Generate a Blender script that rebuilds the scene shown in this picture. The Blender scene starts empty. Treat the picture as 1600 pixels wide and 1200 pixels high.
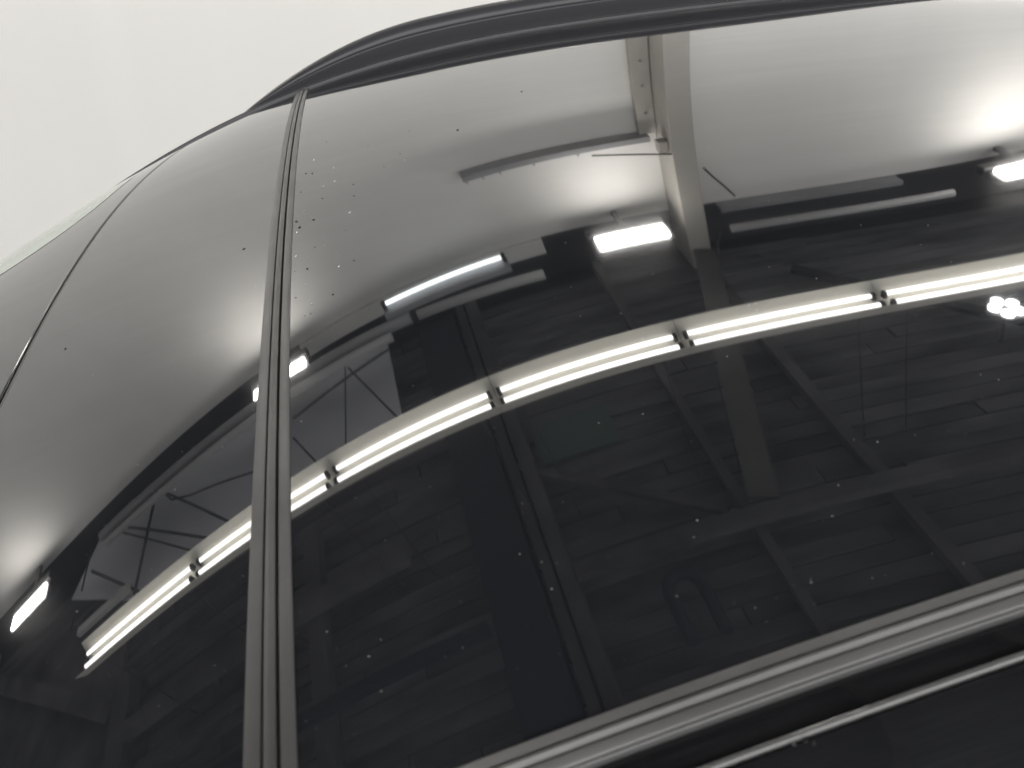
import bpy, bmesh, math, random
import numpy as np
from mathutils import Vector, Matrix

random.seed(7)
rng = np.random.default_rng(11)
SC = bpy.context.scene
COL = SC.collection
Z0 = 2.05                      # camera height above the floor

# ------------------------------------------------------------------ camera
yaw, pitch, roll = -0.171046, 0.481241, 0.00109
cam_d = bpy.data.cameras.new('Camera')
cam = bpy.data.objects.new('Camera', cam_d)
COL.objects.link(cam)
fwd = Vector((-math.sin(yaw) * math.cos(pitch), math.cos(yaw) * math.cos(pitch), -math.sin(pitch)))
rgt = Vector((math.cos(yaw), math.sin(yaw), 0))
upv = rgt.cross(fwd)
r2 = math.cos(roll) * rgt + math.sin(roll) * upv
u2 = -math.sin(roll) * rgt + math.cos(roll) * upv
M = Matrix((r2, u2, -fwd)).transposed().to_4x4()
M.translation = Vector((0, 0, Z0))
cam.matrix_world = M
cam_d.sensor_width = 36.0
cam_d.lens = 27.0
cam_d.clip_start = 0.01
cam_d.clip_end = 200
cam_d.dof.use_dof = True
cam_d.dof.focus_distance = 0.95
cam_d.dof.aperture_fstop = 10.5
SC.camera = cam

# ------------------------------------------------------------------ world, exposure, render
world = bpy.data.worlds.new('World')
SC.world = world
world.use_nodes = True
bg = world.node_tree.nodes['Background']
bg.inputs[0].default_value = (0.99, 0.98, 0.97, 1)
bg.inputs[1].default_value = 2.15
SC.view_settings.view_transform = 'Standard'
SC.view_settings.look = 'None'
SC.view_settings.exposure = 0.67
SC.view_settings.gamma = 1.0
SC.cycles.use_denoising = True
SC.cycles.max_bounces = 8
SC.cycles.sample_clamp_indirect = 12.0
SC.cycles.caustics_reflective = False
SC.cycles.caustics_refractive = False

FLOOD = 43.0      # radiance of the wall floodlights
TUBE = 6.0        # radiance of the fluorescent tubes


# ------------------------------------------------------------------ materials
def mat(name, base=(0.5, 0.5, 0.5), rough=0.5, ior=1.45, metallic=0.0, emit=None, estr=0.0,
        transmission=0.0, noise=None, bump=None, randv=0.0, coat=0.0, spec=0.5):
    m = bpy.data.materials.new(name)
    m.use_nodes = True
    nt = m.node_tree
    p = nt.nodes['Principled BSDF']
    p.inputs['Base Color'].default_value = (*base, 1)
    p.inputs['Roughness'].default_value = rough
    p.inputs['IOR'].default_value = ior
    p.inputs['Metallic'].default_value = metallic
    p.inputs['Transmission Weight'].default_value = transmission
    p.inputs['Coat Weight'].default_value = coat
    p.inputs['Specular IOR Level'].default_value = spec
    if emit:
        p.inputs['Emission Color'].default_value = (*emit, 1)
        p.inputs['Emission Strength'].default_value = estr
    if noise or bump or randv:
        tc = nt.nodes.new('ShaderNodeTexCoord')
        mp = nt.nodes.new('ShaderNodeMapping')
        nt.links.new(tc.outputs['Object'], mp.inputs[0])
    if noise or randv:
        sc, amt, stretch, detail = noise if noise else (3, 0.0, (1, 1, 1), 3)
        mp.inputs['Scale'].default_value = stretch
        nz = nt.nodes.new('ShaderNodeTexNoise')
        nz.inputs['Scale'].default_value = sc
        nz.inputs['Detail'].default_value = detail
        nt.links.new(mp.outputs[0], nz.inputs[0])
        mr = nt.nodes.new('ShaderNodeMapRange')
        mr.inputs['From Min'].default_value = 0.3
        mr.inputs['From Max'].default_value = 0.7
        mr.inputs['To Min'].default_value = 1 - amt
        mr.inputs['To Max'].default_value = 1 + amt
        nt.links.new(nz.outputs[0], mr.inputs[0])
        val = mr.outputs[0]
        if randv:
            oi = nt.nodes.new('ShaderNodeObjectInfo')
            m2 = nt.nodes.new('ShaderNodeMapRange')
            m2.inputs['To Min'].default_value = 1 - randv
            m2.inputs['To Max'].default_value = 1 + randv
            nt.links.new(oi.outputs['Random'], m2.inputs[0])
            mm = nt.nodes.new('ShaderNodeMath'); mm.operation = 'MULTIPLY'
            nt.links.new(val, mm.inputs[0]); nt.links.new(m2.outputs[0], mm.inputs[1])
            val = mm.outputs[0]
            ad = nt.nodes.new('ShaderNodeVectorMath'); ad.operation = 'ADD'
            nt.links.new(tc.outputs['Object'], ad.inputs[0])
            sc10 = nt.nodes.new('ShaderNodeMath'); sc10.operation = 'MULTIPLY'; sc10.inputs[1].default_value = 37
            nt.links.new(oi.outputs['Random'], sc10.inputs[0])
            nt.links.new(sc10.outputs[0], ad.inputs[1])
            nt.links.new(ad.outputs[0], mp.inputs[0])
        mx = nt.nodes.new('ShaderNodeVectorMath'); mx.operation = 'SCALE'
        mx.inputs[0].default_value = base
        nt.links.new(val, mx.inputs['Scale'])
        nt.links.new(mx.outputs[0], p.inputs['Base Color'])
    if bump:
        bs, bstr, bdist = bump
        n2 = nt.nodes.new('ShaderNodeTexNoise')
        n2.inputs['Scale'].default_value = bs
        n2.inputs['Detail'].default_value = 4
        nt.links.new(tc.outputs['Object'], n2.inputs[0])
        bp = nt.nodes.new('ShaderNodeBump')
        bp.inputs['Strength'].default_value = bstr
        bp.inputs['Distance'].default_value = bdist
        nt.links.new(n2.outputs[0], bp.inputs['Height'])
        nt.links.new(bp.outputs[0], p.inputs['Normal'])
    return m


def glass_black():
    """Black roof glass with a thin film of dust that dulls the gloss in patches."""
    m = mat('black_roof_glass', (0.004, 0.004, 0.0045), 0.012, ior=2.1, coat=0.08)
    m.node_tree.nodes['Principled BSDF'].inputs['Coat Roughness'].default_value = 0.13
    nt = m.node_tree
    p = nt.nodes['Principled BSDF']
    tc = nt.nodes.new('ShaderNodeTexCoord')
    n1 = nt.nodes.new('ShaderNodeTexNoise')
    n1.inputs['Scale'].default_value = 5.0
    n1.inputs['Detail'].default_value = 6
    nt.links.new(tc.outputs['Object'], n1.inputs[0])
    r1 = nt.nodes.new('ShaderNodeMapRange')
    r1.inputs['From Min'].default_value = 0.35
    r1.inputs['From Max'].default_value = 0.75
    r1.inputs['To Min'].default_value = 0.014
    r1.inputs['To Max'].default_value = 0.034
    nt.links.new(n1.outputs[0], r1.inputs[0])
    nt.links.new(r1.outputs[0], p.inputs['Roughness'])
    # wiped film: streaky haze that follows the wiping direction
    mpf = nt.nodes.new('ShaderNodeMapping')
    mpf.inputs['Scale'].default_value = (2.2, 14.0, 2.0)
    mpf.inputs['Rotation'].default_value = (0, 0, 0.55)
    nt.links.new(tc.outputs['Object'], mpf.inputs[0])
    nf = nt.nodes.new('ShaderNodeTexNoise')
    nf.inputs['Scale'].default_value = 2.0
    nf.inputs['Detail'].default_value = 9
    nf.inputs['Roughness'].default_value = 0.65
    nf.inputs['Distortion'].default_value = 0.6
    nt.links.new(mpf.outputs[0], nf.inputs[0])
    rf = nt.nodes.new('ShaderNodeMapRange')
    rf.inputs['From Min'].default_value = 0.42
    rf.inputs['From Max'].default_value = 0.78
    rf.inputs['To Min'].default_value = 0.03
    rf.inputs['To Max'].default_value = 0.13
    nt.links.new(nf.outputs[0], rf.inputs[0])
    nt.links.new(rf.outputs[0], p.inputs['Coat Weight'])
    # fine pale dust grains over a cool haze painted into the base colour
    n2 = nt.nodes.new('ShaderNodeTexNoise')
    n2.inputs['Scale'].default_value = 420.0
    n2.inputs['Detail'].default_value = 2
    nt.links.new(tc.outputs['Object'], n2.inputs[0])
    r2_ = nt.nodes.new('ShaderNodeMapRange')
    r2_.inputs['From Min'].default_value = 0.66
    r2_.inputs['From Max'].default_value = 0.78
    r2_.inputs['To Min'].default_value = 0.018
    r2_.inputs['To Max'].default_value = 0.05
    nt.links.new(n2.outputs[0], r2_.inputs[0])
    cb = nt.nodes.new('ShaderNodeVectorMath'); cb.operation = 'SCALE'
    cb.inputs[0].default_value = (0.90, 0.965, 1.15)
    nt.links.new(r2_.outputs[0], cb.inputs['Scale'])
    nt.links.new(cb.outputs[0], p.inputs['Base Color'])
    return m


MT = {
    'glass': glass_black(),
    'shell': mat('black_underside', (0.004, 0.004, 0.004), 0.6),
    'rubber': mat('grey_rubber_trim', (0.115, 0.111, 0.108), 0.38, noise=(14, 0.2, (1, 1, 1), 6), bump=(260, 0.15, 0.0006)),
    'side_rubber': mat('pale_grey_side_trim', (0.155, 0.152, 0.147), 0.40, noise=(9, 0.25, (1, 1, 1), 6), bump=(260, 0.15, 0.0006)),
    'rubber_dark': mat('dark_groove_rubber', (0.006, 0.006, 0.006), 0.8),
    'gloss': mat('glossy_grey_bead', (0.11, 0.11, 0.11), 0.07, coat=1.0),
    'rail': mat('satin_black_plastic', (0.05, 0.05, 0.055), 0.30),
    'paint': mat('black_car_paint', (0.014, 0.0145, 0.016), 0.05, ior=1.5, coat=0.5),
    'corner': mat('pale_green_glass_edge', (0.62, 0.72, 0.60), 0.05, ior=1.5),
    'water': mat('water', (0.05, 0.05, 0.052), 0.05, ior=1.6),
    'clear_water': mat('clear_water', (1, 1, 1), 0.0, ior=1.33, transmission=1.0),
    'dust': mat('dust', (0.55, 0.54, 0.52), 0.9),
    'wall': mat('white_wall_paint', (0.80, 0.79, 0.765), 0.75, noise=(2.5, 0.012, (1.6, 1, 0.12), 5)),
    'column': mat('cream_painted_steel', (0.46, 0.44, 0.405), 0.55, noise=(3, 0.06, (1, 1, 1), 4)),
    'grey_steel': mat('grey_painted_steel', (0.33, 0.33, 0.34), 0.5, noise=(4, 0.1, (1, 1, 1), 4)),
    'dark_steel': mat('dark_steel', (0.03, 0.03, 0.032), 0.5),
    'plank': mat('dark_stained_plank', (0.085, 0.086, 0.093), 0.8, noise=(2.0, 0.65, (0.8, 3, 3), 7), randv=0.22),
    'backing': mat('dark_ceiling_backing', (0.02, 0.02, 0.02), 0.9),
    'beam': mat('dark_timber_beam', (0.078, 0.077, 0.08), 0.8, noise=(3, 0.5, (1, 1, 1), 5)),
    'brace': mat('dull_cream_brace', (0.088, 0.086, 0.082), 0.7, noise=(3, 0.3, (1, 1, 1), 5)),
    'duct': mat('navy_duct', (0.010, 0.012, 0.018), 0.7, noise=(3, 0.4, (1, 1, 1), 5)),
    'sheet': mat('blue_grey_sheet', (0.55, 0.56, 0.61), 0.6, noise=(1.0, 0.12, (1, 1, 1), 4)),
    'pipe': mat('pale_grey_pipe', (0.5, 0.5, 0.5), 0.4),
    'hood': mat('cream_reflector', (0.68, 0.66, 0.60), 0.5),
    'tube': mat('fluorescent_tube', (1, 1, 1), 0.3, emit=(1.0, 0.985, 0.95), estr=TUBE),
    'ledtube': mat('cool_tube', (1, 1, 1), 0.3, emit=(0.92, 0.98, 1.0), estr=4.5),
    'flood': mat('flood_diffuser', (1, 1, 1), 0.3, emit=(1.0, 0.965, 0.91), estr=FLOOD),
    'spot': mat('spot_diode', (1, 1, 1), 0.3, emit=(1, 1, 1), estr=22.0),
    'floor': mat('grey_concrete', (0.28, 0.275, 0.265), 0.6, noise=(2, 0.15, (1, 1, 1), 5)),
    'green': mat('green_cord', (0.07, 0.105, 0.085), 0.7),
}


# ------------------------------------------------------------------ object helpers
def link(name, me, material, parent=None):
    o = bpy.data.objects.new(name, me)
    COL.objects.link(o)
    if material is not None and not me.materials:
        me.materials.append(material)
    if parent is not None:
        o.parent = parent
    return o


def empty(name, loc=(0, 0, 0)):
    o = bpy.data.objects.new(name, None)
    COL.objects.link(o)
    o.empty_display_size = 0.1
    o.location = loc
    return o


def tag(o, label=None, cat=None, group=None, kind=None):
    if label: o['label'] = label
    if cat: o['category'] = cat
    if group: o['group'] = group
    if kind: o['kind'] = kind
    return o


def mesh(name, verts, faces, smooth=False):
    me = bpy.data.meshes.new(name)
    me.from_pydata([tuple(v) for v in verts], [], faces)
    if smooth:
        for p in me.polygons:
            p.use_smooth = True
    me.update()
    return me


def box_mesh(name, x0, x1, y0, y1, z0, z1, bevel=0.0):
    bm = bmesh.new()
    vs = [bm.verts.new((x, y, z)) for z in (z0, z1) for y in (y0, y1) for x in (x0, x1)]
    for f in ((0, 2, 3, 1), (4, 5, 7, 6), (0, 1, 5, 4), (2, 6, 7, 3), (0, 4, 6, 2), (1, 3, 7, 5)):
        bm.faces.new([vs[i] for i in f])
    if bevel:
        bmesh.ops.bevel(bm, geom=list(bm.edges), offset=bevel, segments=2, affect='EDGES', profile=0.6)
    me = bpy.data.meshes.new(name)
    bm.to_mesh(me); bm.free()
    return me


def box(name, x0, x1, y0, y1, z0, z1, material, parent=None, bevel=0.0):
    """box given in camera-height coordinates (z = 0 at the camera height)"""
    off = Vector((0, 0, 0)) if parent is None else Vector(parent.location)
    return link(name, box_mesh(name, x0 - off.x, x1 - off.x, y0 - off.y, y1 - off.y,
                               z0 + Z0 - off.z, z1 + Z0 - off.z, bevel), material, parent)


def tube_mesh(name, pts, r, seg=10):
    pts = [Vector(p) for p in pts]
    verts, faces = [], []
    n = len(pts)
    for i, p in enumerate(pts):
        d = (pts[min(i + 1, n - 1)] - pts[max(i - 1, 0)]).normalized()
        a = d.cross(Vector((0, 0, 1)))
        if a.length < 1e-3:
            a = d.cross(Vector((0, 1, 0)))
        a.normalize()
        b = d.cross(a)
        for k in range(seg):
            t = 2 * math.pi * k / seg
            verts.append(p + r * (math.cos(t) * a + math.sin(t) * b))
    for i in range(n - 1):
        for k in range(seg):
            faces.append((i * seg + k, i * seg + (k + 1) % seg, (i + 1) * seg + (k + 1) % seg, (i + 1) * seg + k))
    faces.append(tuple(range(seg - 1, -1, -1)))
    faces.append(tuple((n - 1) * seg + k for k in range(seg)))
    me = mesh(name, verts, faces)
    for p in me.polygons:
        p.use_smooth = len(p.vertices) == 4
    return me


def rod(name, pts, r, material, parent=None, seg=10):
    off = Vector((0, 0, 0)) if parent is None else Vector(parent.location)
    return link(name, tube_mesh(name, [Vector(p) + Vector((0, 0, Z0)) - off for p in pts], r, seg), material, parent)


# ------------------------------------------------------------------ the roof surface (one smooth crowned sheet)
COEF = [-0.217099, 0.091771, -0.020175, -0.022491, -0.000154, 0.004114, 0.163009, -0.013124, 0.037197, 0.009526,
        -0.00249, -0.129571, -0.004254, -0.012513, -0.000727, 0.060838, 0.00036, -0.003755, 0.013676, 0.000425, -0.011718]
POWS = [(0, 0), (0, 1), (0, 2), (0, 3), (0, 4), (0, 5), (1, 0), (1, 1), (1, 2), (1, 3), (1, 4), (2, 0), (2, 1),
        (2, 2), (2, 3), (3, 0), (3, 1), (3, 2), (4, 0), (4, 1), (5, 0)]


def surf(x, y):
    X = np.asarray(x, float) / 0.8
    Y = (np.asarray(y, float) - 0.9) / 0.8
    z = 0 * X; gx = 0 * X; gy = 0 * X
    for c, (i, j) in zip(COEF, POWS):
        z = z + c * X ** i * Y ** j
        if i: gx = gx + c * i * X ** (i - 1) * Y ** j
        if j: gy = gy + c * j * X ** i * Y ** (j - 1)
    return z, gx / 0.8, gy / 0.8


def on(x, y, h=0.0):
    """points h above the roof surface, world coordinates"""
    z, gx, gy = surf(x, y)
    n = np.stack([-gx, -gy, np.ones_like(gx)], -1)
    n /= np.linalg.norm(n, axis=-1)[..., None]
    P = np.stack([np.asarray(x, float) + 0 * z, np.asarray(y, float) + 0 * z, z + Z0], -1)
    return P + np.asarray(h)[..., None] * n


def grid_faces(nu, nv, flip=False):
    f = []
    for i in range(nu - 1):
        for j in range(nv - 1):
            a, b, c, d = i * nv + j, (i + 1) * nv + j, (i + 1) * nv + j + 1, i * nv + j + 1
            f.append((a, d, c, b) if flip else (a, b, c, d))
    return f


SLOPE = 0.07                                   # the car stands at a slight angle to the wall
def ycar(x, yp): return yp + SLOPE * x
def xstrip(y): return np.polyval([-0.01352, 0.05955, -0.12014, -0.04248], np.asarray(y, float))
def xseam(y): return 0.0954 * np.asarray(y) ** 2 - 0.2396 * np.asarray(y) - 0.2450


def panel(name, xa, xb, ya, yb, nu, nv, material, parent, h=0.0, edge=0.008, r=0.0015):
    """curved sheet between x = xa(y)..xb(y) and car-lines ya..yb, with softly rounded, turned-down rim"""
    u = np.linspace(0, 1, nu); v = np.linspace(0, 1, nv)
    U, V = np.meshgrid(u, v, indexing='ij')
    yp = ya + (yb - ya) * V
    x = 0.5 * (xa(yp) + xb(yp))
    for _ in range(6):
        y = ycar(x, yp)
        x = xa(y) + (xb(y) - xa(y)) * U
    y = ycar(x, yp)
    P = on(x, y, h + 0 * x)
    verts = [tuple(p) for p in P.reshape(-1, 3)]
    faces = grid_faces(nu, nv)
    # rim: rings going out and down around the boundary
    loop = [(i, 0) for i in range(nu)] + [(nu - 1, j) for j in range(1, nv)] + \
           [(i, nv - 1) for i in range(nu - 2, -1, -1)] + [(0, j) for j in range(nv - 2, 0, -1)]
    L = len(loop)
    base = len(verts)
    verts += [tuple(P[i, j]) for i, j in loop]
    prev = list(range(base, base + L))
    cx = np.array([[x[i, j], y[i, j]] for i, j in loop])
    t = np.roll(cx, -1, 0) - np.roll(cx, 1, 0)
    t /= np.linalg.norm(t, axis=1)[:, None]
    out = np.stack([t[:, 1], -t[:, 0]], 1)
    for a in (30, 60, 90):
        s = r * math.sin(math.radians(a)); d = r * (1 - math.cos(math.radians(a)))
        q = cx + out * s
        Q = on(q[:, 0], q[:, 1], h - d + 0 * q[:, 0])
        base = len(verts)
        verts += [tuple(p) for p in Q]
        cur = list(range(base, base + L))
        for k in range(L):
            faces.append((prev[k], cur[k], cur[(k + 1) % L], prev[(k + 1) % L]))
        prev = cur
    q = cx + out * r
    Q = on(q[:, 0], q[:, 1], h - edge + 0 * q[:, 0])
    base = len(verts)
    verts += [tuple(p) for p in Q]
    cur = list(range(base, base + L))
    for k in range(L):
        faces.append((prev[k], cur[k], cur[(k + 1) % L], prev[(k + 1) % L]))
    me = mesh(name, verts, faces, True)
    return link(name, me, material, parent)


def ribbon(name, path, across, prof, material, parent, smooth=True):
    """sweep a profile [(offset, height)] along plan points on the roof surface"""
    path = np.asarray(path, float)
    ac = np.asarray(across, float)
    if ac.ndim == 1: ac = np.repeat(ac[None], len(path), 0)
    nu, nv = len(path), len(prof)
    o = np.array([p[0] for p in prof]); h = np.array([p[1] for p in prof])
    x = path[:, 0:1] + ac[:, 0:1] * o[None]
    y = path[:, 1:2] + ac[:, 1:2] * o[None]
    H = np.repeat(h[None], nu, 0)
    P = on(x, y, H)
    verts = [tuple(p) for p in P.reshape(-1, 3)]
    faces = grid_faces(nu, nv)
    me = mesh(name, verts, faces, smooth)
    bm = bmesh.new(); bm.from_mesh(me); bmesh.ops.recalc_face_normals(bm, faces=bm.faces); bm.to_mesh(me); bm.free()
    return link(name, me, material, parent)


def round_prof(o0, o1, top, depth, r, n=4, crown=0.0):
    """flat-topped band with rounded shoulders; a crown domes the top"""
    p = [(o0, -depth)]
    for k in range(n + 1):
        a = math.pi / 2 * k / n
        p.append((o0 + r * (1 - math.cos(a)), top - r + r * math.sin(a)))
    m = 6
    for k in range(1, m):
        t = k / m
        p.append((o0 + r + (o1 - o0 - 2 * r) * t, top + crown * 4 * t * (1 - t)))
    for k in range(n, -1, -1):
        a = math.pi / 2 * k / n
        p.append((o1 - r * (1 - math.cos(a)), top - r + r * math.sin(a)))
    p.append((o1, -depth))
    return p


# ================================================================== THE SETTING
WALL_Y = 4.6
WTOP = 2.268
CEIL = 2.60
tag(box('floor', -9, 8, -6, 6, -Z0 - 0.1, -Z0, MT['floor']), 'grey concrete floor of the workshop', kind='structure')
wall = tag(box('wall', -9, 8, WALL_Y, WALL_Y + 0.2, -Z0, WTOP, MT['wall']), 'white painted workshop wall behind the car', kind='structure')
fascia = box('upper_wall_band', -9, 8, WALL_Y + 0.03, WALL_Y + 0.2, WTOP + 0.002, CEIL + 0.1, MT['dark_steel'])
tag(fascia, 'dark band between white wall and ceiling', kind='structure')
tag(box('raised_wall_section', -1.78, 0.46, WALL_Y - 0.03, WALL_Y + 0.028, WTOP + 0.003, 2.39, MT['wall'], bevel=0.004), 'white raised section at the top of the wall', kind='structure')
ceiling = tag(box('ceiling', -9, 8, -3, WALL_Y + 0.03, CEIL + 0.03, CEIL + 0.1, MT['backing']), 'dark boarded workshop ceiling', kind='structure')
pl_meshes = []
for L in (3.4, 4.6, 6.0):
    pl_meshes.append((L, box_mesh('plank', -L / 2, L / 2, -0.0475, 0.0475, 0, 0.025, 0.004)))
for _, me in pl_meshes:
    me.materials.append(MT['plank'])
y = -2.9
while y < 4.5:
    x = -7.0 + random.uniform(-1.5, 0)
    while x < 5.2:
        L, me = random.choice(pl_meshes)
        o = bpy.data.objects.new('plank', me)
        COL.objects.link(o)
        o.parent = ceiling
        o.location = (x + L / 2, y, CEIL + Z0 + random.uniform(-0.012, 0.004))
        x += L + 0.006
    y += 0.10

# ================================================================== CAR
car = empty('car', (0.4, 0.9, 0))
car_loc = Vector(car.location)
tag(car, 'glossy black car roof of dark glass panels with grey rubber dividing strip', 'car')
_link = link
def link(name, me, material, parent=None):           # parts are modelled in world space
    if parent is car or (parent is not None and parent.parent is car):
        me.transform(Matrix.Translation(-car_loc))
    return _link(name, me, material, parent)

YN, YF = 0.2135, 1.83                              # near and far rims of the roof glass (car lines)
HW = 0.0112
panel('roof_glass', lambda y: xstrip(y) + HW, lambda y: 1.48 + 0 * np.asarray(y), YN, YF, 240, 190, MT['glass'], car)
panel('roof_glass', lambda y: xseam(y) + 0.004, lambda y: xstrip(y) - HW, YN, YF, 70, 190, MT['glass'], car)
panel('front_header', lambda y: -0.86 + 0 * np.asarray(y), lambda y: xseam(y) - 0.004, YN, YF, 80, 150, MT['glass'], car)

# hidden shell under the glass
xs = np.linspace(-0.88, 1.5, 60); ys = np.linspace(0.17, 1.84, 40)
X, Y = np.meshgrid(xs, ys, indexing='ij')
Y = Y + SLOPE * X
P = on(X, Y, -0.010 + 0 * X)
link('roof_shell', mesh('roof_shell', P.reshape(-1, 3), grid_faces(60, 40), True), MT['shell'], car)

# seam seal between roof glass and header
ysm = np.linspace(0.2, 1.77, 120)
sp = np.stack([xseam(ysm) + 0.0025, ysm], 1)
ribbon('seam_seal', sp, (1, 0), round_prof(-0.0006, 0.0012, 0.0004, 0.006, 0.0004), MT['rubber'], car)


def trim(name, path, across, width, rub='rubber'):
    """three-ribbed rubber trim: flat lip, bead, flat lip, grooves between"""
    root = ribbon(name, path, across, [(-0.5 * width, -0.008), (-0.5 * width, -0.003), (-0.14 * width, -0.0006), (0.10 * width, -0.002), (0.17 * width, -0.0035), (0.5 * width, -0.004), (0.5 * width, -0.008)],
                  MT['rubber_dark'], car)
    w = width
    for nm, a, b, top, cr in (('seal_lip', -0.5, -0.165, 0.0018, 0.0002), ('seal_bead', -0.115, 0.125, 0.0022, 0.0011), ('seal_lip', 0.205, 0.5, 0.0018, 0.0002)):
        ribbon(nm, path, across, round_prof(a * w, b * w, top, 0.008, 0.0007, crown=cr), MT[rub], root)
    return root


yst = np.linspace(0.205, 1.822, 150)
trim('divider_strip', np.stack([xstrip(yst), yst], 1), (1, 0), 0.0243)
xn = np.linspace(-0.86, 1.48, 140)
trim('side_trim', np.stack([xn, ycar(xn, YN - 0.0093)], 1), (0, 1), 0.0166, 'side_rubber')
ribbon('glint_bead', np.stack([xn, ycar(xn, YN - 0.0183)], 1), (0, 1), round_prof(-0.0009, 0.0009, 0.0004, 0.006, 0.0008), MT['gloss'], car)  # glossy bead added to catch glints along the trim's lower edge

# roof ditch and door frame below the near trim
ribbon('roof_ditch', np.stack([xn, ycar(xn, 0.186)], 1), (0, 1), [(-0.012, -0.004), (-0.006, -0.0035), (0.0, -0.0035), (0.008, -0.004)], MT['paint'], car)
ribbon('door_frame_edge', np.stack([xn, ycar(xn, 0.1765)], 1), (0, 1), round_prof(-0.0015, 0.0015, 0.0006, 0.006, 0.0014), MT['gloss'], car)
ribbon('door_frame', np.stack([xn, ycar(xn, 0.1735)], 1), (0, 1),
       [(0, -0.001), (-0.012, -0.0015), (-0.03, -0.006), (-0.055, -0.018), (-0.08, -0.04), (-0.1, -0.075), (-0.115, -0.13), (-0.125, -0.22), (-0.16, -0.42), (-0.2, -0.62)],
       MT['paint'], car)

# far side: thin lip that runs the whole length and the raised rail
xf = np.linspace(-0.86, 1.48, 160)
ribbon('far_trim', np.stack([xf, ycar(xf, YF + 0.008)], 1), (0, 1), round_prof(-0.005, 0.010, 0.006, 0.01, 0.003), MT['rail'], car)
ribbon('far_side', np.stack([xf, ycar(xf, YF + 0.018)], 1), (0, 1), [(0, -0.002), (0.02, -0.008), (0.08, -0.06), (0.13, -0.2), (0.16, -0.5)], MT['paint'], car)


def rail():
    xr = np.linspace(-0.30, 1.48, 120)
    g = np.clip((xr + 0.30) / 0.42, 0, 1)
    hs = (1 - (1 - g) ** 2.0)
    prof = [(0.000, 0.000), (0.002, 0.004), (0.006, 0.008), (0.012, 0.014), (0.020, 0.024), (0.026, 0.034), (0.030, 0.042),
            (0.031, 0.046), (0.030, 0.048), (0.029, 0.052), (0.030, 0.060), (0.033, 0.068), (0.040, 0.076), (0.050, 0.080),
            (0.066, 0.080), (0.078, 0.074), (0.084, 0.05), (0.084, -0.01)]
    # resample smooth
    o = np.array([p[0] for p in prof]); h = np.array([p[1] for p in prof])
    t = np.linspace(0, len(prof) - 1, 70)
    o = np.interp(t, np.arange(len(prof)), o); h = np.interp(t, np.arange(len(prof)), h)
    k = np.ones(3) / 3
    o[1:-1] = np.convolve(o, k, 'valid'); h[1:-1] = np.convolve(h, k, 'valid')
    x = xr[:, None] + 0 * o[None]
    y = ycar(xr, YF + 0.004)[:, None] + o[None] * (0.3 + 0.7 * hs[:, None])
    H = 0.86 * h[None] * hs[:, None] - 0.002
    z, gx, gy = surf(x, np.repeat(ycar(xr, YF + 0.004)[:, None], len(o), 1))
    P = np.stack([x, y, z + Z0 + H], -1)
    me = mesh('roof_rail', P.reshape(-1, 3), grid_faces(len(xr), len(o)), True)
    return link('roof_rail', me, MT['rail'], car)
rail()

# pale glass corner beyond the header
th = np.linspace(0, 1, 40)
def corner_patch():
    nu, nv = 40, 30
    verts = []
    for i in range(nu):
        t = i / (nu - 1)
        # inner boundary from (-0.45,1.60) round to (-0.86,1.19)
        ang = math.pi / 2 * t
        bx = -0.80 + 0.352 * math.cos(ang) ** 0.55 if t < 1 else -0.80
        by = 1.62 - 0.46 * math.sin(ang) ** 0.45
        for j in range(nv):
            s = j / (nv - 1)
            px_ = bx + (-0.85 - bx) * s
            py_ = by + (1.60 - by) * s
            verts.append(on(np.array(px_), np.array(py_), np.array(0.0004)))
    return link('corner_glass', mesh('corner_glass', verts, grid_faces(nu, nv), True), MT['corner'], car)
corner_patch()

link = _link

# ================================================================== WORKSHOP THINGS SEEN IN THE ROOF
# --- row of twin-tube hoods
def tube_fixture():
    root = empty('tube_light', (0, 0, 0))
    L = 1.0
    # trapezoid hood, open below
    pr = [(-0.097, -0.048), (-0.094, -0.051), (-0.045, 0.03), (0.045, 0.03), (0.100, -0.051), (0.103, -0.048), (0.048, 0.036), (-0.048, 0.036)]
    verts = [(x, y, z) for x in (0.0, L + 0.004) for y, z in pr]
    n = len(pr)
    faces = [(k, (k + 1) % n, n + (k + 1) % n, n + k) for k in range(n)]
    link('reflector_hood', mesh('reflector_hood', verts, faces), MT['hood'], root)
    for yy in (-0.035, 0.035):
        link('tube', tube_mesh('tube', [(0.036, yy, -0.012), (L - 0.036, yy, -0.012)], 0.0105, 12), MT['tube'], root)
        for xx in (0.014, L - 0.034):
            link('tube_holder', box_mesh('tube_holder', xx, xx + 0.020, yy - 0.012, yy + 0.012, -0.024, 0.012, 0.002), MT['dark_steel'], root)
    for xx in (0.12, L - 0.12):
        link('hanger', tube_mesh('hanger', [(xx, 0, 0.036), (xx, 0, CEIL - 1.665)], 0.003, 6), MT['dark_steel'], root)
    return root


def copy_tree(o, parent=None):
    c = o.copy(); COL.objects.link(c); c.parent = parent
    for ch in o.children:
        copy_tree(ch, c)
    return c


order = ['leftmost of the row', 'second from the left', 'third from the left', 'fourth from the left',
         'fifth from the left', 'sixth from the left', 'seventh from the left']
fx = tube_fixture()
for k in range(7):
    o = fx if k == 0 else copy_tree(fx)
    o.location = (-3.232 + 1.007 * k, 2.575, 1.675 + Z0)
    tag(o, 'cream hooded twin tube light mirrored in the roof, ' + order[k], 'tube light', 'tube lights hung in one row')

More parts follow.
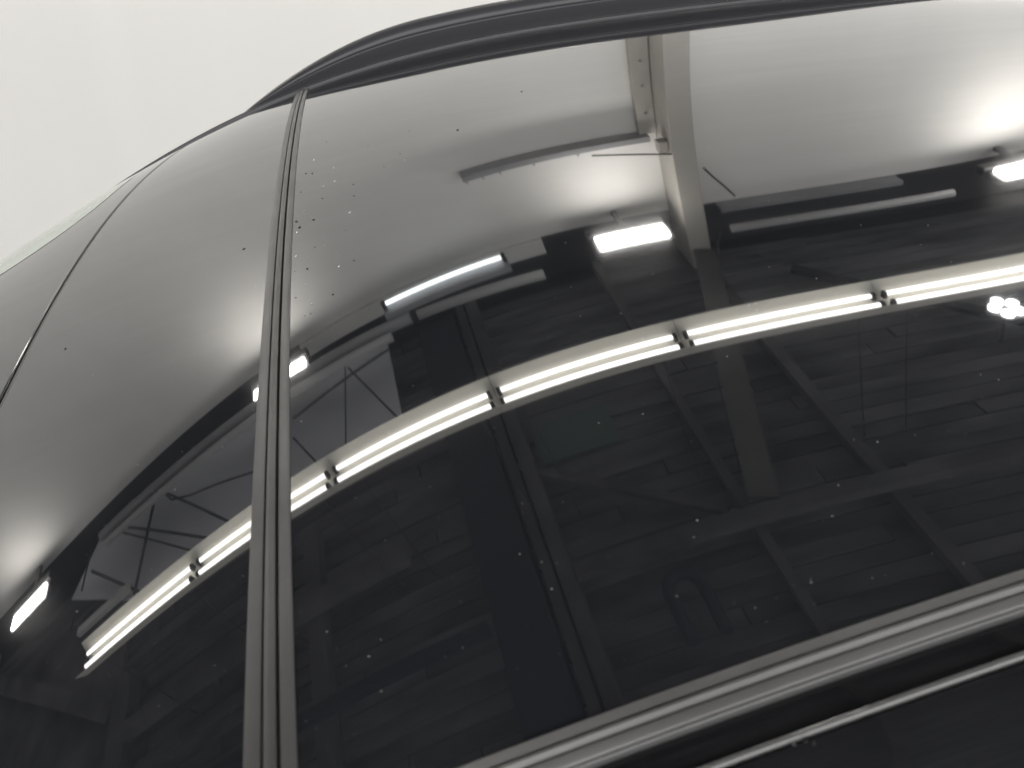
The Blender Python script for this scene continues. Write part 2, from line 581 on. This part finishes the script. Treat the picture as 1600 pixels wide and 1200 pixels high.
# --- floodlights along the wall
def floodlight():
    root = empty('floodlight')
    link('housing', box_mesh('housing', -0.29, 0.29, -0.085, 0.085, 0.0, 0.05, 0.008), MT['dark_steel'], root)
    link('diffuser', box_mesh('diffuser', -0.26, 0.26, -0.062, 0.062, -0.028, 0.0, 0.006), MT['flood'], root)
    link('bracket', box_mesh('bracket', -0.30, 0.28, 0.10, 0.17, -0.02, 0.04, 0.012), MT['dark_steel'], root)
    link('wall_arm', box_mesh('wall_arm', -0.02, 0.02, 0.17, 0.388, 0.0, 0.03, 0.003), MT['dark_steel'], root)
    return root


fl = floodlight()
FL = [(-5.17, 'bright floodlight on the wall mirrored at the far left of the roof'),
      (-1.93, 'bright floodlight on the wall mirrored beside the grey dividing strip'),
      (1.07, 'bright floodlight on the wall mirrored left of the pale column'),
      (3.98, 'bright floodlight on the wall mirrored at the right edge of the roof')]
for k, (x, lab) in enumerate(FL):
    o = fl if k == 0 else copy_tree(fl)
    o.location = (x, 4.21, 2.19 + Z0)
    tag(o, lab, 'floodlight', 'floodlights along the wall')

# --- single cool batten
bt = empty('batten_light', (-0.38, 4.22, 2.1 + Z0))
tag(bt, 'single cool white tube in a grey tray mirrored right of the dividing strip', 'tube light')
link('tray', box_mesh('tray', -0.52, 0.52, -0.06, 0.05, 0.03, 0.075, 0.004), MT['grey_steel'], bt)
link('tube', tube_mesh('tube', [(-0.48, 0.02, 0.0), (0.48, 0.02, 0.0)], 0.015, 12), MT['ledtube'], bt)
for xx in (-0.5, 0.5):
    link('tube_holder', box_mesh('tube_holder', xx - 0.014, xx + 0.014, 0.0, 0.04, -0.02, 0.03, 0.002), MT['dark_steel'], bt)

# --- five-diode spot cluster
sp5 = empty('spot_cluster', (2.88, 3.05, 2.32 + Z0))
tag(sp5, 'cluster of five small round spots mirrored under the right end of tubes', 'ceiling lamp')
link('lamp_plate', tube_mesh('lamp_plate', [(0, 0, 0.012), (0, 0, 0.05)], 0.10, 24), MT['dark_steel'], sp5)
for k in range(5):
    a = 2 * math.pi * k / 5 + 0.4
    link('spot', tube_mesh('spot', [(0.062 * math.cos(a), 0.062 * math.sin(a), -0.004), (0.062 * math.cos(a), 0.062 * math.sin(a), 0.012)], 0.032, 14), MT['spot'], sp5)
link('stem', tube_mesh('stem', [(0, 0, 0.05), (0, 0, CEIL - 2.32)], 0.012, 8), MT['dark_steel'], sp5)

# --- column, flange and bracket
cl = empty('column', (1.58, 4.45, 0))
tag(cl, 'cream painted steel column against the wall mirrored above the floodlight', 'column')
box('shaft', 1.495, 1.655, 4.30, WALL_Y - 0.002, -Z0, CEIL, MT['column'], cl, 0.006)
box('flange', 1.37, 1.489, 4.54, WALL_Y - 0.002, -Z0, 1.58, MT['column'], cl, 0.004)
for zz in (0.9, 1.15, 1.4):
    link('bolt', tube_mesh('bolt', [(1.43 - 1.58, 4.535 - 4.45, zz + Z0), (1.43 - 1.58, 4.50 - 4.45, zz + Z0)], 0.009, 8), MT['grey_steel'], cl)
sh = empty('wall_rail', (0.75, 4.5, 1.6 + Z0))
tag(sh, 'grey hanging rail with small hooks on the white wall', 'rail')
box('bar', 0.06, 1.42, 4.48, WALL_Y - 0.002, 1.575, 1.62, MT['grey_steel'], sh, 0.004)
box('end_arm', 1.425, 1.488, 4.34, 4.418, 1.57, 1.66, MT['column'], sh, 0.004)
for xx in (0.08, 0.2, 0.33, 0.58, 0.9):
    box('hook', xx, xx + 0.012, 4.485, 4.50, 1.62, 1.64, MT['grey_steel'], sh)
tag(rod('brace_rod', [(0.96, 4.30, 1.56), (1.49, 4.30, 1.65)], 0.006, MT['dark_steel']), 'thin dark rod bracing the rail to the column', 'rod')

# --- long pipes below the ceiling
tag(rod('pipe', [(-4.1, 4.20, 2.2), (-0.72, 4.13, 2.2)], 0.04, MT['grey_steel']), 'long grey pipe mirrored left of the cool tube light', 'pipe', 'pipes along the wall')
tag(rod('pipe', [(-0.66, 4.12, 2.2), (0.35, 4.07, 2.2)], 0.033, MT['pipe']), 'short pale pipe mirrored below the cool tube light', 'pipe', 'pipes along the wall')
tag(rod('pipe', [(1.76, 4.13, 2.2), (3.34, 4.13, 2.2)], 0.028, MT['pipe']), 'pale pipe mirrored right of the column', 'pipe', 'pipes along the wall')
tag(rod('pipe', [(-4.0, 4.08, 2.2), (-0.9, 4.03, 2.2)], 0.03, MT['pipe']), 'thin pale pipe beside the long grey pipe', 'pipe', 'pipes along the wall')
tag(box('wall_ledge', 1.86, 3.24, 4.50, WALL_Y + 0.028, 2.272, 2.305, MT['grey_steel']), 'grey ledge at the top of the wall right of the column', 'ledge')
tag(rod('cable', [(1.75, 4.45, 1.88), (1.82, 4.48, 1.98), (1.9, 4.5, 2.08), (1.98, 4.52, 2.19)], 0.008, MT['dark_steel'], seg=6), 'dark cable slanting from the column to the ledge', 'cable')
tag(rod('cable', [(1.74, 4.27, 2.3), (1.68, 4.24, 2.4), (1.62, 4.1, 2.45), (1.56, 3.98, 2.48), (1.56, 3.9, 2.5)], 0.010, MT['dark_steel'], seg=6), 'dark cable curling off the head of the column', 'cable')

# --- pale sheet under the ceiling and its bracing
ZS = 2.4
pv = [(-1.03, 4.36), (-1.03, 3.45), (-3.1, 3.40), (-3.85, 3.62), (-4.75, 4.12), (-4.35, 4.57), (-3.95, 4.57), (-3.8, 4.36)]
bm = bmesh.new()
f = bm.faces.new([bm.verts.new((a, b, ZS + Z0)) for a, b in pv])
ex = bmesh.ops.extrude_face_region(bm, geom=[f])
bmesh.ops.translate(bm, verts=[v for v in ex['geom'] if isinstance(v, bmesh.types.BMVert)], vec=(0, 0, 0.02))
bmesh.ops.recalc_face_normals(bm, faces=bm.faces)
me = bpy.data.meshes.new('ceiling_sheet'); bm.to_mesh(me); bm.free()
tag(link('ceiling_sheet', me, MT['sheet']), 'smooth blue grey ceiling sheet mirrored behind the dividing strip', 'ceiling sheet')
rods = [((-4.3, 4.5), (-2.33, 3.16), 0.012, 'dark brace rod crossing the whole blue grey sheet'),
        ((-4.42, 4.5), (-4.48, 4.01), 0.008, 'thin dark rod at the left edge of the blue grey sheet'),
        ((-3.52, 4.30), (-3.66, 3.52), 0.013, 'dark rod across the sheet left of its middle'),
        ((-4.36, 4.11), (-3.13, 3.14), 0.013, 'dark rod slanting over the left corner of the sheet'),
        ((-3.43, 4.26), (-2.39, 3.31), 0.011, 'dark rod slanting across the middle of the sheet'),
        ((-3.94, 4.2), (-2.95, 3.46), 0.008, 'thin rod slanting below the long grey pipe'),
        ((-1.92, 3.98), (-0.99, 4.11), 0.009, 'thin rod running along the right half of the sheet'),
        ((-1.39, 4.2), (-1.5, 3.3), 0.006, 'thin upright rod on the right half of the sheet'),
        ((-1.37, 4.14), (-1.0, 3.42), 0.008, 'thin rod slanting to the right corner of the sheet'),
        ((-1.93, 3.81), (-1.6, 3.26), 0.008, 'thin rod slanting beside the dividing strip')]
for (a, b, r, lab) in rods:
    tag(rod('brace_rod', [(a[0], a[1], 2.33), (b[0], b[1], 2.33)], r, MT['dark_steel'], seg=6), lab, 'rod', 'brace rods below the ceiling sheet')
tag(rod('cable', [(-3.43, 4.26, 2.33), (-3.25, 4.05, 2.3), (-3.0, 3.93, 2.29), (-2.7, 3.85, 2.3), (-2.29, 3.74, 2.33)], 0.008, MT['dark_steel'], seg=6), 'drooping dark cable under the blue grey sheet', 'cable')
tag(box('white_bar', -4.38, -3.70, 3.58, 3.64, 2.30, 2.34, MT['pipe']), 'short pale bar at the left end of the sheet', 'bar')

# --- beams below the boards
beams = [(-0.42, -0.40 + 0.05, -2.8, 4.5, 2.50, 'beam', 'narrow beam beside the dark duct'),
         (-0.33, -0.24, -2.8, 4.5, 2.47, 'beam', 'broad beam running over the roof middle'),
         (0.77, 0.83, -2.8, 4.5, 2.5, 'beam', 'slim beam mirrored right of the roof middle'),
         (1.52, 1.60, -2.8, 4.2, 2.5, 'beam', 'beam in line with the pale column'),
         (-2.03, -1.90, -2.8, 3.2, 2.5, 'beam', 'beam mirrored right of the dividing strip'),
         (-3.95, -3.75, -2.8, 3.1, 2.46, 'beam', 'thick beam mirrored in the lower left corner')]
for (x0, x1, y0, y1, z, m, lab) in beams:
    tag(box('ceiling_beam', x0, x1, y0, y1, z, CEIL - 0.014, MT[m], bevel=0.004), 'dark timber ' + lab, 'beam', 'beams running towards the wall')
tag(box('air_duct', -0.78, -0.45, -2.8, 4.4, 2.5, CEIL - 0.014, MT['duct'], bevel=0.01), 'dark navy duct running to the wall mirrored in roof middle', 'duct')
tag(box('ceiling_beam', -0.23, 2.7, 2.14, 2.22, 2.44, 2.499, MT['beam'], bevel=0.004), 'long timber cross beam below the tubes on the right', 'beam', 'cross beams')
tag(box('ceiling_beam', -3.74, -1.2, 2.62, 2.74, 2.44, 2.499, MT['beam'], bevel=0.004), 'long timber cross beam below the tubes on the left', 'beam', 'cross beams')
tag(box('ceiling_beam', -3.74, -0.8, 2.05, 2.11, 2.44, 2.499, MT['duct'], bevel=0.004), 'blackish cross beam low on the left', 'beam', 'cross beams')
end_wall = box('end_wall', -6.6, -6.4, -2.5, WALL_Y - 0.002, -Z0, CEIL, MT['grey_steel'])
tag(end_wall, 'grey end wall of the workshop', kind='structure')
def slanted(name, a, b, w, z0, z1, m):
    a = Vector((a[0], a[1], 0)); b = Vector((b[0], b[1], 0)); d = (b - a).normalized(); n = Vector((-d.y, d.x, 0)) * w / 2
    q = [a - n, b - n, b + n, a + n]
    vs = [(p.x, p.y, z + Z0) for z in (z0, z1) for p in q]
    return link(name, mesh(name, vs, [(3, 2, 1, 0), (4, 5, 6, 7), (0, 1, 5, 4), (1, 2, 6, 5), (2, 3, 7, 6), (3, 0, 4, 7)]), m)
tag(slanted('ceiling_brace', (1.60, 4.28), (0.90, 2.25), 0.16, 2.435, 2.468, MT['brace']), 'broad slanting painted brace running from the head of the column', 'brace', 'slanting braces')
tag(slanted('ceiling_brace', (-6.3, 4.25), (-3.96, 2.90), 0.14, 2.46, 2.50, MT['beam']), 'slanting timber brace in the far left corner of ceiling', 'brace', 'slanting braces')
tag(slanted('ceiling_brace', (-0.36, 2.95), (0.70, 2.28), 0.05, 2.50, 2.54, MT['beam']), 'thin slanting timber brace in the middle of the roof', 'brace', 'slanting braces')
tag(slanted('ceiling_brace', (2.1, 4.0), (3.3, 2.9), 0.07, 2.50, 2.54, MT['duct']), 'dark slanting brace beside the spot cluster', 'brace', 'slanting braces')
tag(box('ceiling_sheet', -6.38, -3.97, 2.0, 4.0, 2.545, 2.575, MT['beam']), 'plain dark grey ceiling sheet mirrored in the lower left corner', 'ceiling sheet')
# bent conduit
pts = [(0.20 + 0.0, 1.66, 2.42)] + [(0.28 - 0.09 * math.cos(t), 1.88 + 0.10 * math.sin(t), 2.42) for t in np.linspace(0, math.pi, 12)] + [(0.37, 1.66, 2.42)]
tag(rod('bent_conduit', pts, 0.034, MT['duct'], seg=8), 'dark arched conduit mirrored low in the roof', 'conduit')
tag(box('green_cloth', -0.20, 0.35, 2.95, 3.25, 2.575, 2.583, MT['green']), 'dull green cloth patch below the tube lights', 'cloth')

# ================================================================== WATER DROPS AND DUST
R_, U_, F_ = (np.array(v) for v in (r2, u2, fwd))
def pick(px, py):
    """where a line of sight meets the roof (used to set drops on the glass)"""
    d = (px - 800) / 1200 * R_ + (600 - py) / 1200 * U_ + F_
    t = np.linspace(0.2, 3, 1500)
    g = t * d[2] - surf(t * d[0], t * d[1])[0]
    k = int(np.argmax(g < 0))
    if k == 0: return None
    t0 = t[k - 1] + (t[k] - t[k - 1]) * g[k - 1] / (g[k - 1] - g[k])
    return t0 * d[0], t0 * d[1]


drops = [(1240, 1163, 9), (1258, 1156, 10), (1272, 1160, 9), (1262, 1174, 9), (715, 203, 5), (815, 143, 4), (490, 250, 3), (488, 271, 3), (478, 271, 3), (505, 292, 5), (523, 283, 4), (552, 288, 3), (553, 306, 3), (504, 310, 3),
         (625, 240, 3), (632, 250, 3), (490, 343, 6), (463, 346, 5), (468, 355, 6), (464, 363, 5), (492, 386, 3), (531, 400, 3), (553, 407, 4), (462, 400, 4), (461, 423, 4),
         (480, 420, 5), (530, 416, 5), (520, 460, 5), (487, 475, 4), (476, 493, 3), (485, 490, 4), (462, 465, 4), (381, 389, 5), (102, 545, 4), (521, 262, 3), (547, 332, 3),
         (600, 262, 2), (640, 205, 2), (510, 222, 2), (575, 228, 2), (470, 300, 3), (475, 330, 3), (540, 360, 2), (478, 445, 3)]
bm = bmesh.new()
for (px, py, s) in drops:
    q = pick(px, py)
    if q is None: continue
    x, y = q
    dist = math.hypot(x, y)
    rx = s * 0.37 / 1200 * dist * random.uniform(0.8, 1.2)
    ry = rx * random.uniform(1.2, 1.8)
    hh = rx * random.uniform(0.4, 0.6)
    ang = random.uniform(-0.5, 0.5)
    mi = 1 if random.random() < 0.4 else 0
    nf0 = len(bm.faces)
    rings = []
    for k in range(5):
        a = math.pi / 2 * k / 4
        if k == 4:
            rings.append([bm.verts.new(on(np.array(x), np.array(y), np.array(hh + 0.0002)))]); break
        ring = []
        for j in range(12):
            b = 2 * math.pi * j / 12
            lx = rx * math.cos(a) * math.cos(b); ly = ry * math.cos(a) * math.sin(b)
            wx = lx * math.cos(ang) - ly * math.sin(ang); wy = lx * math.sin(ang) + ly * math.cos(ang)
            ring.append(bm.verts.new(on(np.array(x + wx), np.array(y + wy), np.array(hh * math.sin(a) + 0.0002))))
        rings.append(ring)
    for k in range(3):
        for j in range(12):
            f = bm.faces.new((rings[k][j], rings[k][(j + 1) % 12], rings[k + 1][(j + 1) % 12], rings[k + 1][j])); f.smooth = True
    for j in range(12):
        f = bm.faces.new((rings[3][j], rings[3][(j + 1) % 12], rings[4][0])); f.smooth = True
    bm.faces.new(list(reversed(rings[0])))
    bm.faces.ensure_lookup_table()
    for fi in range(nf0, len(bm.faces)): bm.faces[fi].material_index = mi
me = bpy.data.meshes.new('water_drops'); bm.to_mesh(me); bm.free()
me.materials.append(MT['water']); me.materials.append(MT['clear_water'])
tag(link('water_drops', me, MT['water']), 'small water drops scattered on the roof glass beside the strip', 'water drops', kind='stuff')

bm = bmesh.new()
N = 1500
for k in range(N):
    yy = 0.24 + 1.3 * random.random() ** 1.6
    xx = random.uniform(-0.4, 1.1)
    s = 0.0001 + 0.00042 * random.random() ** 3.5
    a = random.uniform(0, 3.1)
    vs = []
    for j in range(5):
        b = a + 2 * math.pi * j / 5
        rr = s * random.uniform(0.6, 1.3)
        vs.append(bm.verts.new(on(np.array(xx + rr * math.cos(b)), np.array(yy + rr * math.sin(b)), np.array(0.00015))))
    t = bm.verts.new(on(np.array(xx), np.array(yy), np.array(0.00015 + s * 0.5)))
    for j in range(5):
        bm.faces.new((vs[j], vs[(j + 1) % 5], t))
me = bpy.data.meshes.new('dust_specks'); bm.to_mesh(me); bm.free()
tag(link('dust_specks', me, MT['dust']), 'fine pale dust specks lying on the black roof glass', 'dust', kind='stuff')
